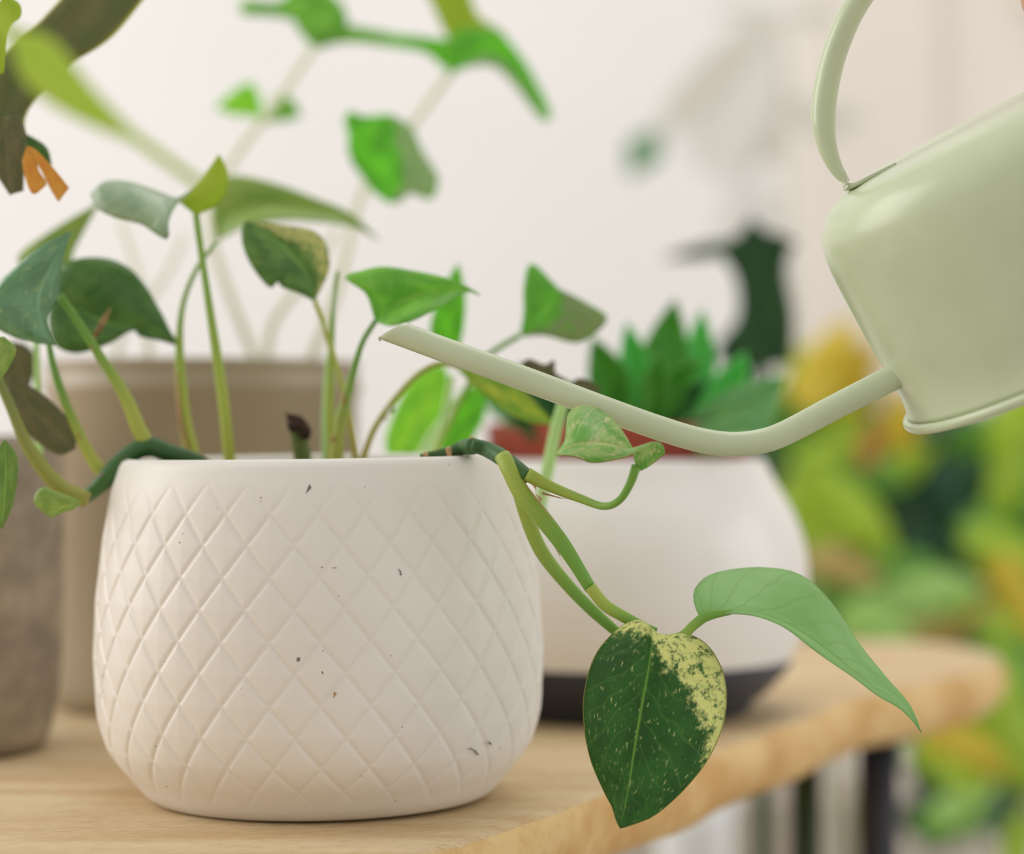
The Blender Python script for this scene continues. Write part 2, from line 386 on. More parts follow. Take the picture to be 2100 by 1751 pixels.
# chips and scratches on the glaze: thin flakes lying on the front surface
def onpot(px, py):
    o = Vector((0, 0, EYE)); d = (P(px, py, 1)-o); t = .6
    for _ in range(4000):
        q = o+d*t; r = math.hypot(q.x-PC.x, q.y-PC.y); rr = np.interp(q.z, z_[60:], r_[60:])
        if r <= rr+.00012: return q
        t += .0001
    return q
def flake(px, py, pts, mat):
    vs = [onpot(px+a, py+b)-Vector((0, .00015, 0)) for a, b in pts]; k = len(vs)
    vs += [v+Vector((0, .0004, 0)) for v in vs]
    fs = [tuple(range(k)), tuple(range(2*k-1, k-1, -1))]+[(i, (i+1) % k, k+(i+1) % k, k+i) for i in range(k)]
    mesh('glaze_chip', vs, fs, mat, wpot, smooth=False)
flake(373, 1125, [(-3, -7), (3, -8), (3, -1), (2, 7), (-4, 8), (-2, 2)], M_chip)
flake(635, 1000, [(0, -8), (4, 0), (0, 4), (-8, 12), (-4, 0)], M_chipg)
flake(660, 1379, [(-3, -2), (1, -3), (4, 0), (1, 4), (-2, 2)], M_chipo)
flake(686, 1424, [(-1, -5), (4, -3), (2, 1), (-3, 7), (-1, 0)], M_chipo)
flake(612, 1352, [(-4, -3), (3, -5), (4, 3), (-3, 5)], M_chipg)
flake(602, 1165, [(-17, 1), (0, -1), (17, -1), (0, 1)], M_scr)
flake(686, 1164, [(-6, 0), (0, -1), (6, 0), (0, 1)], M_scr)
flake(660, 1163, [(-3, 0), (0, -1), (3, 0), (0, 1)], M_scr)
flake(970, 1538, [(-13, -2), (-4, -4), (6, 1), (13, 11), (9, 10), (2, 1), (-5, -2)], M_chipg)
flake(1005, 1524, [(-5, -3), (2, -2), (4, 3), (0, 3)], M_chipg)
flake(821, 1172, [(-4, -6), (1, -2), (3, 8), (0, 6), (0, 0)], M_chipg)
flake(375, 975, [(4, -12), (5, -10), (0, 10), (-1, 10)], M_scr)

# --- foliage materials
G_dark = leafmat('dark_glossy_leaf', (58, 98, 40), (80, 118, 52), (150, 170, 80), amt=.12, rough=.3, trans=.25, edge=(90, 130, 60), veins=.25, speck=.3)
G_hang = leafmat('variegated_leaf', (30, 74, 20), (40, 90, 26), (228, 232, 150), region=[(1.25, -2.3, .22), (-.5, -3.0, .10)], rough=.5, trans=.2, speck=.45, edge=(150, 150, 70), veins=.3, vein_col=(96, 142, 50), spec=.3, vscale=1.6)
G_under = leafmat('pale_underside', (132, 178, 104), (146, 188, 120), None, rough=.5, trans=.4, veins=.5, vein_col=(122, 158, 70), tcol=(150, 200, 110))
G_small = leafmat('cream_variegated_leaf', (84, 144, 40), (140, 166, 96), (208, 204, 158), amt=.34, rough=.4, trans=.3, veins=.45, edge=(190, 205, 140))
G_mid = leafmat('mid_green_leaf', (92, 152, 48), (122, 172, 66), (170, 190, 80), amt=.15, rough=.4, trans=.4, veins=.2)
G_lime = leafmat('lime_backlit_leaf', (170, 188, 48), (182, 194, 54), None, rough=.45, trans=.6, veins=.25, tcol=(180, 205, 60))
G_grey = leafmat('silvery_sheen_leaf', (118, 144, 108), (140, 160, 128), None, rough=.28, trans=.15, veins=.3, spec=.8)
G_blue = leafmat('glossy_bluish_leaf', (60, 108, 62), (84, 130, 90), (170, 190, 110), amt=.2, rough=.16, trans=.1, spec=1.0, veins=.3, speck=.6)
G_olive = leafmat('olive_leaf', (112, 140, 62), (134, 156, 78), (180, 190, 120), amt=.2, rough=.4, trans=.35)
G_varc = leafmat('dark_leaf_with_cream_streaks', (70, 108, 48), (96, 132, 60), (200, 200, 130), amt=.15, region=(1.0, .3, -.55), rough=.35, trans=.3, edge=(60, 110, 70))
G_brown = leafmat('withering_brown_green_leaf', (78, 84, 48), (98, 92, 56), None, rough=.5, trans=.2, brown=(190, 110, 50))
G_bright = leafmat('bright_green_leaf', (112, 176, 42), (90, 152, 44), (160, 190, 60), amt=.2, rough=.4, trans=.5)
G_fresh = leafmat('fresh_green_leaf', (116, 172, 56), (140, 186, 66), (190, 215, 90), amt=.2, rough=.35, trans=.5)
S_green = stemmat('green_stem', (176, 186, 62), (128, 168, 56))
S_greenb = stemmat('green_stem_with_brown_skin', (168, 176, 66), (104, 152, 52), (168, 120, 58))
S_dark = stemmat('dark_green_vine', (52, 92, 40), (60, 104, 48), (120, 92, 58))
S_vine = stemmat('light_green_vine', (160, 178, 66), (110, 160, 52))
S_pale = stemmat('pale_green_stem', (176, 208, 132), (168, 204, 120))
S_yel = stemmat('yellow_green_stem', (186, 178, 70), (170, 180, 76))
S_brown = stemmat('brown_sheath', (170, 130, 84), (186, 152, 108), (130, 98, 64), rough=.8)
M_cut = simple('dried_brown_cut', (70, 48, 36), .9, .3, 500, bump=1)

# --- the stems standing in the pot, each with its leaf
pl = pothos
s1 = stem(pl, S_green, .785, [(474, 965), (470, 935), (455, 800), (425, 600), (410, 500), (402, 440)], [24, 23, 22, 17, 14, 14])
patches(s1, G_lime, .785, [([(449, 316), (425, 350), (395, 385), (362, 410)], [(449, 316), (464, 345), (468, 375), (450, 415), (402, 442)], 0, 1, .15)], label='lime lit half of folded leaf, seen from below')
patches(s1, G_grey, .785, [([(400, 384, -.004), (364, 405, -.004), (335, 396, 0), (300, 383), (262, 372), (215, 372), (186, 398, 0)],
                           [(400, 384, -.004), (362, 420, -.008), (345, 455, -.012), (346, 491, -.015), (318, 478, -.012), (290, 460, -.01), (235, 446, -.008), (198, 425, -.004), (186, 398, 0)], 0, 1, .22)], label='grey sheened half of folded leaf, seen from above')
s2 = stem(pl, S_green, .80, [(398, 965), (395, 935), (377, 850), (368, 720), (375, 625), (405, 548), (445, 495)], [30, 27, 24, 18, 12, 10, 8])
stem(s2, S_brown, .797, [(392, 940), (370, 860), (362, 760)], [7, 10, 3], name='sheath')
leaf(s2, G_olive, .90, [(445, 495), (470, 440), (540, 420), (640, 428), (710, 445), (780, 495)],
     [(445, 495), (436, 430), (440, 385), (480, 360), (560, 375), (650, 408), (720, 438), (780, 495)],
     [(445, 495), (475, 478, -.01), (510, 462, -.02), (580, 452, -.02), (650, 455, -.015), (710, 462, -.01), (745, 474), (780, 495)], bulge=.1, label='long drooping olive leaf with lime base')
s3 = stem(pl, stemmat('stump_green', (88, 110, 38), (110, 124, 44), (90, 70, 40)), .79, [(625, 965), (620, 935), (613, 895), (606, 862)], [36, 36, 34, 32], label='broken-off stub of a stem')
v, f, u = join([tube(Q([(612, 880), (606, 868), (602, 858)], .785), [.0028, .0033, .0022], steps=5), tube(Q([(618, 898), (625, 880), (612, 862), (594, 850)], .784), [.0012, .0019, .0018, .0004], steps=9), tube(Q([(598, 872), (590, 852), (586, 844)], .785), [.0010, .0008, .0002], steps=5), tube(Q([(630, 902), (632, 885), (626, 868)], .785), [.0006, .0013, .0007], steps=5)])
mesh('dried_tip', v, f, M_cut, s3, u)
s4 = stem(pl, S_green, .80, [(680, 965), (680, 900), (676, 820), (680, 700), (686, 600), (692, 556)], [18, 18, 17, 14, 10, 8])
stem(s4, S_pale, .815, [(668, 950), (668, 850), (672, 760), (678, 690)], [16, 16, 13, 6], name='stem')
s6 = stem(pl, S_yel, .79, [(732, 965), (728, 930), (715, 850), (690, 750), (665, 670), (645, 615)], [14, 14, 13, 12, 11, 11])
leaf(s6, G_varc, .79, [(645, 617), (632, 570), (596, 520), (545, 478), (512, 453)],
     [(645, 617), (610, 600), (578, 588), (566, 570), (556, 590), (530, 565), (506, 525), (495, 485), (500, 458), (512, 453)],
     [(645, 617), (662, 585), (676, 545), (668, 500), (640, 472), (590, 463), (512, 453)], bulge=.15, nl=60, label='dark cupped leaf with cream streaks and torn margin')
s5 = stem(pl, S_greenb, .775, [(690, 970), (690, 935), (697, 870), (720, 780), (742, 705), (770, 658)], [30, 28, 24, 17, 12, 11])
leaf(s5, G_mid, .775, [(770, 660), (798, 632), (850, 608), (910, 596), (955, 592), (985, 606)],
     [(770, 660), (760, 625), (748, 598), (706, 568), (740, 556), (785, 547), (850, 556), (915, 570), (958, 588), (985, 606)],
     [(770, 660), (800, 668, -.01), (840, 660, -.012), (890, 636, -.012), (930, 614, -.006), (960, 598, -.003), (985, 606)], bulge=.12, label='pointed mid green leaf above the spout tip')
s7 = stem(pl, S_yel, .79, [(738, 965), (748, 930), (770, 875), (815, 812), (860, 766), (905, 745), (940, 752)], [14, 13, 13, 13, 12, 12, 10])
leaf(s7, leafmat('yellowing_leaf', (110, 150, 52), (160, 170, 60), None, trans=.4), .82, [(930, 748), (990, 775), (1050, 815), (1140, 872)],
     [(930, 748), (985, 752), (1050, 782), (1100, 830), (1140, 872)], [(930, 748), (980, 800), (1040, 845), (1090, 866), (1140, 872)], label='yellowing leaf hanging behind the spout')
s8 = stem(pl, S_pale, .85, [(880, 955), (905, 880), (918, 820), (925, 770)], [20, 19, 17, 14])
leaf(s8, G_bright, .86, [(925, 745), (925, 680), (935, 610), (940, 538)], [(925, 745), (885, 690), (886, 650), (905, 595), (940, 538)], [(925, 745), (945, 700), (954, 640), (952, 590), (940, 538)], label='narrow upright lime leaf behind the spout')
s8b = stem(pl, S_pale, .86, [(858, 950), (880, 900), (925, 835), (960, 790)], [22, 18, 12, 9])
leaf(s8b, G_fresh, .90, [(910, 745), (880, 800), (845, 870), (800, 950)], [(910, 745), (850, 770), (815, 830), (790, 900), (800, 950)], [(910, 745), (925, 800), (905, 860), (870, 920), (800, 950)], label='broad fresh green blurred leaf below the spout')
leaf(s8b, G_bright, .90, [(990, 790), (965, 840), (940, 890), (910, 950)], [(990, 790), (945, 800), (925, 850), (900, 900), (910, 950)], [(990, 790), (995, 850), (975, 890), (950, 930), (910, 950)], label='darker green blurred leaf below the spout')
s9 = stem(pl, S_vine, .83, [(880, 950), (940, 830), (985, 745), (1020, 715), (1066, 688)], [10, 10, 10, 11, 11])
leaf(s9, leafmat('two_tone_leaf', (88, 150, 48), (100, 160, 50), (150, 165, 120), region=(1.2, .1, -.35), trans=.4), .84,
     [(1066, 690), (1100, 655), (1130, 625), (1146, 592)],
     [(1066, 690), (1074, 640), (1074, 590), (1090, 540), (1146, 592)],
     [(1066, 690), (1120, 688), (1190, 702), (1246, 655), (1210, 625), (1146, 592)], bulge=.1, label='two tone leaf rising behind the spout')
s10 = stem(pl, S_pale, .80, [(1105, 1060), (1113, 1010), (1128, 940), (1140, 880), (1156, 820), (1160, 780)], [24, 26, 26, 25, 24, 16])
leaf(s10, G_brown, .80, [(1165, 800), (1125, 775), (1085, 745)], [(1165, 800), (1175, 785), (1140, 765), (1137, 738), (1118, 748), (1085, 736), (1070, 745)], [(1165, 800), (1120, 800), (1090, 780), (1070, 745)], label='curled torn leaf above the spout')
leaf(s10, G_brown, .80, [(1160, 800), (1190, 790), (1235, 800)], [(1160, 800), (1185, 776), (1215, 785), (1235, 800)], [(1160, 800), (1190, 810), (1235, 800)])

# --- left side vine
v1 = stem(pl, S_dark, .765, [(440, 962), (395, 943), (345, 928), (305, 915), (265, 932), (232, 965), (200, 1000), (160, 1030)], [26, 34, 38, 42, 38, 42, 32, 24], name='vine', label='dark vine over the left rim')
stem(v1, S_greenb, .765, [(306, 918), (285, 880), (255, 810), (205, 730), (160, 660), (122, 605)], [34, 30, 24, 20, 18, 16], name='stem')
leaf(v1, G_dark, .80, [(112, 605), (170, 640), (240, 670), (300, 680), (372, 711)],
     [(112, 605), (112, 570), (140, 538), (190, 528), (245, 538), (290, 575), (330, 640), (350, 680), (372, 711)],
     [(112, 605), (100, 650), (112, 705), (155, 724), (215, 708), (262, 680), (276, 664), (284, 688), (330, 698), (372, 711)], bulge=.14, nl=70, label='large dark green leaf with a brown scar and torn edge')
v, f, u = tube(Q([(226, 634), (214, 655), (200, 680), (184, 706)], .784), [.0003, .0010, .0009, .0003], steps=12); mesh('scar', v, f, S_brown, v1, u, label='brown scar on the dark leaf')
stem(v1, S_greenb, .77, [(216, 975), (185, 935), (140, 840), (112, 760), (100, 705)], [28, 24, 20, 17, 12], name='stem')
leaf(v1, G_blue, .755, [(148, 472), (110, 540), (80, 610), (90, 670), (115, 709)],
     [(148, 472), (95, 498), (40, 540), (-10, 590), (-30, 650), (20, 688), (70, 702), (115, 709)],
     [(148, 472), (132, 520), (124, 570), (118, 610), (97, 650), (105, 690), (115, 709)], bulge=.1, wave=.02, label='glossy bluish leaf at the left edge')
stem(v1, S_pale, .80, [(80, 960), (78, 850), (76, 760), (74, 690)], [16, 15, 14, 12], name='stem')
leaf(v1, G_olive, .86, [(120, 560), (120, 500), (205, 415)], [(90, 570), (35, 530), (110, 470), (205, 415)], [(150, 560), (150, 520), (180, 460), (205, 415)], label='olive leaf standing behind the bluish one')
stem(v1, stemmat('olive_vine', (150, 150, 60), (120, 132, 60)), .75, [(180, 1025), (120, 995), (60, 920), (20, 830), (-10, 760), (-30, 700)], [34, 34, 28, 22, 20, 18], name='stem')
leaf(v1, G_olive, .74, [(170, 1028), (130, 1040), (105, 1062)], [(170, 1028), (120, 1010), (85, 1000), (70, 1030), (105, 1062)], [(170, 1028), (150, 1044), (125, 1052), (105, 1062)])
leaf(v1, G_brown, .77, [(15, 775), (60, 830), (110, 880), (155, 920)], [(15, 775), (60, 790), (115, 832), (152, 880), (155, 920)], [(15, 775), (25, 850), (70, 900), (120, 932), (155, 920)], label='dark withering leaf with orange margins')
leaf(v1, G_olive, .73, [(0, 780), (-10, 735), (8, 690)], [(0, 780), (-40, 740), (-25, 700), (8, 690)], [(0, 780), (20, 750), (33, 715), (8, 690)])
leaf(v1, leafmat('hanging_green_leaf', (92, 124, 50), (110, 140, 60), None, brown=(196, 130, 60)), .73, [(10, 900), (12, 980), (5, 1085)], [(10, 900), (-30, 960), (-30, 1040), (5, 1085)], [(10, 900), (36, 940), (30, 1020), (5, 1085)])
leaf(v1, G_brown, .83, [(0, 700), (30, 740), (60, 800)], [(0, 700), (-20, 740), (0, 800), (60, 800)], [(0, 700), (50, 705), (75, 740), (60, 800)])

# --- right side vine
v2 = stem(pl, S_dark, .735, [(862, 938), (885, 934), (925, 928), (950, 918), (972, 915, -.01)], [14, 22, 30, 36, 34], name='vine', label='dark green segment of vine resting on the right rim')
for x, y, r in ((873, 935, 15), (921, 930, 27), (968, 914, 36)):
    v, f, u = tube(Q([(x-5, y+1), (x, y), (x+5, y)], .730), [r*.42*.73/F, r*.56*.73/F, r*.45*.73/F], steps=7); mesh('node', v, f, S_brown, v2, u)
v3 = stem(pl, S_dark, .715, [(968, 912), (1000, 922), (1030, 938, -.008), (1058, 958, -.012), (1083, 978, -.015)], [28, 34, 36, 32, 30], name='vine', label='dark green segment hanging over the right rim')
stem(v3, S_vine, .700, [(1080, 972), (1130, 998), (1190, 1022, -.004), (1238, 1038, -.010), (1270, 1026, -.016), (1292, 992, -.020), (1305, 955, -.022)], [30, 23, 19, 16, 15, 16, 19], name='stem')
v4 = stem(pl, S_vine, .700, [(1030, 934, .004), (1036, 945, .003), (1046, 965, .001), (1072, 1015), (1110, 1060), (1160, 1125), (1212, 1208)], [34, 36, 37, 36, 33, 28, 25], name='vine', label='thick light green vine, upper of the two')
stem(v4, S_vine, .698, [(1210, 1203), (1240, 1240), (1275, 1262), (1312, 1282), (1345, 1296)], [25, 25, 24, 23, 18], name='stem')
v5 = stem(pl, S_vine, .715, [(1060, 1000), (1080, 1060), (1110, 1130), (1160, 1195), (1215, 1252), (1275, 1305)], [24, 30, 29, 26, 24, 20], name='vine', label='light green vine, lower of the two')
def peel(par, d0, pts, w):
    A = [(x, y) for x, y in pts]; B = [(x+random.uniform(-.3, 1)*w, y-random.uniform(-.3, 1.1)*w) for x, y in pts]
    v, f, u = patchgeo(Q(A, d0), resample(Q(B, d0), 26, False), 0, 1, nw=2)
    o = mesh('dry_peel', v, f, S_brown, par, u); s = o.modifiers.new('t', 'SOLIDIFY'); s.thickness = .0003
peel(v4, .694, [(1062, 972), (1082, 1000), (1105, 1032), (1135, 1068), (1160, 1100)], 7)
peel(v4, .694, [(1088, 990), (1098, 1003), (1100, 1014), (1108, 1030)], 8)
peel(v5, .712, [(1106, 1070), (1120, 1095), (1135, 1118), (1152, 1148)], 10)
peel(v3, .697, [(1112, 1008), (1130, 1014), (1150, 1020), (1178, 1026)], -7)
peel(v3, .705, [(1030, 928), (1045, 938), (1062, 952)], 6)
# hanging variegated leaf
leaf(v4, G_hang, .685, [(1330, 1280), (1337, 1310), (1330, 1370), (1315, 1450), (1300, 1540), (1288, 1620), (1272, 1699)],
     [(1330, 1280, .002), (1302, 1271, .006), (1262, 1294, .010), (1220, 1345, .012), (1198, 1420, .012), (1198, 1490, .010), (1212, 1560, .008), (1240, 1625, .006), (1256, 1655, .004), (1263, 1680, .002), (1272, 1699)],
     [(1345, 1302, .002), (1375, 1302, .006), (1410, 1300, .009), (1450, 1322, .012), (1480, 1370, .014), (1490, 1425, .014), (1482, 1490, .012), (1450, 1560, .010), (1400, 1622, .006), (1345, 1670, .003), (1305, 1688, .001), (1272, 1699)],
     bulge=.06, nl=40, label='large hanging dark green leaf splashed with pale yellow')
# pale leaf, underside
stem(v4, S_vine, .695, [(1345, 1310, .006), (1395, 1305), (1425, 1280), (1452, 1262), (1500, 1255)], [16, 18, 20, 22, 10], name='stem')
leaf(v4, G_under, .695, [(1450, 1262), (1490, 1252), (1550, 1256), (1620, 1282), (1700, 1336), (1780, 1400), (1850, 1452), (1874, 1480), (1890, 1504)],
     [(1436, 1268), (1424, 1240, .004), (1424, 1210, .010), (1450, 1182, .016), (1500, 1168, .02), (1570, 1164, .022), (1640, 1178, .02), (1700, 1230, .018), (1760, 1318, .012), (1820, 1392, .006), (1862, 1440, .003), (1880, 1475), (1890, 1504)],
     [(1450, 1268), (1490, 1259, -.001), (1550, 1263, -.003), (1610, 1287, -.006), (1680, 1340, -.008), (1750, 1388, -.006), (1800, 1426, -.003), (1845, 1452, -.001), (1873, 1481), (1890, 1504)],
     bulge=.08, nl=36, label='long pale green leaf seen from below, curving to a fine tip')
# small heart leaf
patches(v3, G_small, .677, [
    ([(1137, 932), (1170, 915, -.004), (1210, 909, -.006), (1250, 912, -.004), (1285, 922), (1306, 935)],
     [(1137, 932), (1158, 905, .004), (1162, 870, .008), (1166, 848, .012), (1185, 833, .014), (1220, 834, .014), (1256, 858, .010), (1280, 890, .005), (1306, 935)], 0, -1, .1),
    ([(1137, 932), (1170, 916, -.004), (1210, 910, -.006), (1250, 913, -.005), (1285, 922, -.004), (1330, 909, -.002), (1346, 905)],
     [(1137, 934), (1170, 934, -.006), (1195, 942, -.008), (1215, 949, -.008), (1255, 944, -.007), (1290, 934, -.006), (1325, 916, -.004), (1346, 905)], 0, 1, .12),
    ([(1300, 930, .002), (1318, 915), (1345, 905), (1360, 914), (1363, 930)], [(1300, 935, .002), (1304, 952, .002), (1312, 965, .003), (1338, 951, .003), (1363, 930)], .3, 1, .05)],
    label='small folded heart shaped leaf marbled with cream')

# ================================================================== WATER DROPS
M_w, tt, bb = newmat('clear_water'); bb.inputs['Transmission Weight'].default_value = 1; bb.inputs['Roughness'].default_value = .02; bb.inputs['IOR'].default_value = 1.33
for x, y, d, r, lab in ((780, 696, .695, 4.2, 'clear water drop hanging from the tip of the spout'), (706, 851, .7785, 5.5, 'round water bead on the green stem left of the yellow one'),
                        (803, 841, .79, 7.5, 'upper and larger of two water beads on the curved yellow stem'), (790, 858, .7935, 5.5, 'lower and smaller of two water beads on the curved yellow stem')):
    c = P(x, y, d); r = r*d/F; pr = [(0.0001, -r), (r*.5, -r*.87), (r*.87, -r*.5), (r, 0), (r*.85, r*.5), (r*.5, r*.9), (0.0001, r*1.12)]
    v, f, u = lathe(spl(pr, 14), 20, (c.x, c.y-(.004 if d != .695 else 0), c.z)); tagm(mesh('water_drop', v, f, M_w, loc=c), lab, 'water drop')

# ================================================================== WATERING CAN
DC = .70; k = DC/F
e1 = Vector((.8829, 0, .4695)); tl = math.radians(4.3)
e2 = Vector((.4695*math.cos(tl), math.sin(tl), -.8829*math.cos(tl))); e3 = e1.cross(e2)
O = P(1710, 560, DC)
RC = 400*k
can = thing('watering_can', 'pale green metal watering can tipped to pour, entering from the right', 'watering can', tuple(O+e1*RC+e2*(363*k)))
cp = [(400, -139), (330, -139), (270, -139), (215, -138.5), (160, -137), (115, -133), (75, -122), (45, -104), (22, -80), (9, -55), (3, -25), (0, 10), (0, 60), (1, 120), (3, 180), (6, 230), (9, 270), (9, 300), (6, 330), (1, 350)]
cpr = resample([((400-a)*k, b*k, 0) for a, b in cp], 70)
vs = []; NN = 128
cen = O+e1*RC
for p in cpr:
    for j in range(NN):
        a = 2*math.pi*j/NN; vs.append(cen+e2*p.y+(e1*math.cos(a)+e3*math.sin(a))*max(p.x, .0001))
fs = [(i*NN+j, i*NN+(j+1) % NN, (i+1)*NN+(j+1) % NN, (i+1)*NN+j) for i in range(len(cpr)-1) for j in range(NN)]
b0 = len(cpr)-1; vs.append(cen+e2*(352*k)); fs += [(b0*NN+j, b0*NN+(j+1) % NN, len(vs)-1) for j in range(NN)]
mesh('body', vs, fs, M_can, can)
ring = [cen+e2*(360*k)+(e1*math.cos(a)+e3*math.sin(a))*(402*k) for a in np.linspace(0, 2*math.pi, 129)]
vs = []; rb = 11*k
for i in range(128):
    rad = (ring[i]-(cen+e2*(360*k))).normalized()
    for j in range(12):
        a = 2*math.pi*j/12; vs.append(ring[i]+rad*math.cos(a)*rb+e2*math.sin(a)*rb)
fs = [(i*12+j, i*12+(j+1) % 12, ((i+1) % 128)*12+(j+1) % 12, ((i+1) % 128)*12+j) for i in range(128) for j in range(12)]
mesh('base_rim', vs, fs, M_can, can)
# spout
sp = Q([(803, 677), (900, 713), (1000, 749), (1120, 793), (1240, 838), (1350, 877), (1430, 901), (1500, 911), (1560, 905), (1610, 888), (1700, 841), (1770, 805), (1850, 765)], DC)
sp = resample(sp, 90); vs = []; NS = 28; r0 = 25.5*k
axis0 = (sp[1]-sp[0]).normalized(); upv = Vector((0, 1, 0)).cross(axis0).normalized()
if upv.z < 0: upv = -upv
def ringat(i, r):
    t = (sp[min(i+1, 89)]-sp[max(i-1, 0)]).normalized(); y = Vector((0, 1, 0)); sd = t.cross(y).normalized(); out = []
    for j in range(NS):
        a = 2*math.pi*j/NS; q = sp[i]+(y*math.cos(a)+sd*math.sin(a))*r
        fall = max(0, 1-i/12); h = (q-sp[i]).dot(upv); q = q+axis0*h*.84*fall; out.append(q)
    return out
for i in range(90): vs += ringat(i, r0*(1.0+.06*max(0, (i-70)/20)))
base = len(vs)
for i in range(40): vs += ringat(i, r0*.86)
fs = [(i*NS+j, i*NS+(j+1) % NS, (i+1)*NS+(j+1) % NS, (i+1)*NS+j) for i in range(89) for j in range(NS)]
fs += [(base+i*NS+j, base+(i+1)*NS+j, base+(i+1)*NS+(j+1) % NS, base+i*NS+(j+1) % NS) for i in range(39) for j in range(NS)]
fs += [(j, base+j, base+(j+1) % NS, (j+1) % NS) for j in range(NS)]
mesh('spout', vs, fs, M_can, can)
# handle: a curved strap, front edge to the left, back edge to the right
hc = [(1738, 374), (1716, 345), (1698, 300), (1690, 240), (1699, 165), (1720, 90), (1757, 10), (1820, -70), (1920, -140), (2040, -165), (2170, -140), (2290, -60), (2370, 40), (2420, 130)]
hp = resample([Vector((x, y, 0)) for x, y in hc], 80); vs = []
sec = [(math.cos(a)*(.86 if math.cos(a) > 0 else 1), math.sin(a)) for a in np.linspace(0, 2*math.pi, 21)[:-1]]
ns = len(sec)
for i, p in enumerate(hp):
    t = (hp[min(i+1, 79)]-hp[max(i-1, 0)]).normalized(); nn = Vector((-t.y, t.x, 0)); nn = nn if (nn.dot(Vector((2060, 200, 0))-p) > 0) else -nn
    wd = 8+20*min(1, i/9)**.7
    for a, b in sec:
        # a runs across the strap (front-left to back-right), b is its thickness
        q = p+nn*(a*wd); vs.append(P(q.x, q.y, DC+.0068*b*min(1, .5+i/16)+.0012*a))
fs = [(i*ns+j, i*ns+(j+1) % ns, (i+1)*ns+(j+1) % ns, (i+1)*ns+j) for i in range(79) for j in range(ns)]
fs += [tuple(range(ns)), tuple(79*ns+j for j in range(ns-1, -1, -1))]
h = mesh('handle', vs, fs, M_can, can)
# thin foot of the handle on the shoulder
fp = resample(Q([(1734, 380), (1745, 381), (1757, 376), (1790, 359), (1832, 338.5)], DC), 14); vs = []
for i, p in enumerate(fp):
    for dy, dz in ((-.005, -.0011), (.005, -.0011), (.005, .0003), (-.005, .0003)): vs.append(p+Vector((0, dy, dz)))
fs = [(i*4+j, i*4+(j+1) % 4, (i+1)*4+(j+1) % 4, (i+1)*4+j) for i in range(13) for j in range(4)]+[(0, 1, 2, 3), (55, 54, 53, 52)]
mesh('handle_foot', vs, fs, M_can, can)

# ================================================================== HAND on the handle (almost wholly out of frame)
hd = .70
def T(pts, r): return tube([P(x, y, d) for x, y, d in pts], r, n=10, steps=14)
parts = [T([(2140, -150, .672), (2200, -190, .70), (2300, -150, .705), (2390, -120, .70)], [.010, .018, .022, .019]),
         T([(2150, -180, .70), (2250, -215, .70), (2380, -190, .70), (2600, -240, .70), (2800, -300, .70)], [.012, .020, .022, .024, .028])]
fing = [(2143, 0), (2205, 1), (2285, 2), (2360, 3)]
for i, (x, q) in enumerate(fing):
    yb = -215+i*14
    parts.append(T([(x+20, yb, .69), (x+10, yb+20, .665), (x+2, yb+110, .662), (x, yb+190-12*abs(i-1), .672), (x-4, yb+232-12*abs(i-1), .690)], [.0105, .0095, .0088, .0082, .0068]))
parts.append(T([(2330, -150, .72), (2260, -100, .735), (2180, -60, .74), (2120, -40, .735)], [.013, .0115, .0105, .0085]))
v, f, u = join(parts); hand = mesh('hand', v, f, M_skin, loc=P(2300, -160, .70))
rm = hand.modifiers.new('remesh', 'REMESH'); rm.mode = 'VOXEL'; rm.voxel_size = .0014; rm.use_smooth_shade = True
sm = hand.modifiers.new('smooth', 'SMOOTH'); sm.iterations = 6
tagm(hand, 'bare hand of a person gripping the watering can handle, top right corner', 'person')

# ================================================================== WHITE BOWL with terracotta pot
BC = Vector(((1268-1050)/F*1.0, 1.0, 0)); kb = 1.0/F
def bz(y): return EYE-(y-875.5)*kb
def bp_(x, y): return ((x-1268)*kb, bz(y))
bowl = thing('planter_bowl', 'round glossy white bowl planter with a charcoal foot, behind the diamond pot', 'planter', BC)
pr = [(.0600, .098), (.0590, .1085), (.0605, .1107), (.0640, .1098), bp_(1588, 985), bp_(1626, 1050), bp_(1650, 1120), bp_(1656, 1195), bp_(1651, 1250), bp_(1640, 1300), (.0765, .0245)]
v, f, u = lathe(spl(pr, 60), 96, BC); mesh('bowl', v, f, M_bowl, bowl)
pr = [(.0766, .0245), (.0745, .020), (.0660, .0105), (.0570, .0035), (.054, .0005), (0.001, .0005)]
v, f, u = lathe(spl(pr, 24), 96, BC); mesh('foot', v, f, M_bowlb, bowl)
TC = BC+Vector((0, 0, .03))
succ = thing('potted_succulent', 'green pointed-leaved plant in a terracotta pot inside the white bowl', 'potted plant', TC)
tz = lambda y: EYE-(y-875.5)*kb
pr = [(.001, .035), (.045, .035), (.0565, tz(945)), (.0572, tz(938)), (.0574, tz(900)), (.0578, tz(872)), (.0565, tz(869)), (.0540, tz(872)), (.053, tz(885))]
v, f, u = lathe(pr, 72, (BC.x, BC.y, 0)); mesh('pot', v, f, M_terra, succ)
v, f, u = lathe([(.001, tz(886)), (.0530, tz(886))], 48, (BC.x, BC.y, 0)); mesh('soil', v, f, M_soil, succ)
K_a = leafmat('succulent_green', (54, 124, 30), (78, 148, 40), None, trans=.25, rough=.4)
K_b = leafmat('succulent_lighter', (74, 158, 84), (88, 170, 70), None, trans=.35, rough=.35)
K_d = leafmat('succulent_dark', (26, 74, 24), (38, 94, 28), None, trans=.15, rough=.4)
K_p = leafmat('succulent_dusty', (96, 150, 96), (108, 164, 92), (190, 205, 180), amt=.1, trans=.2, rough=.35)
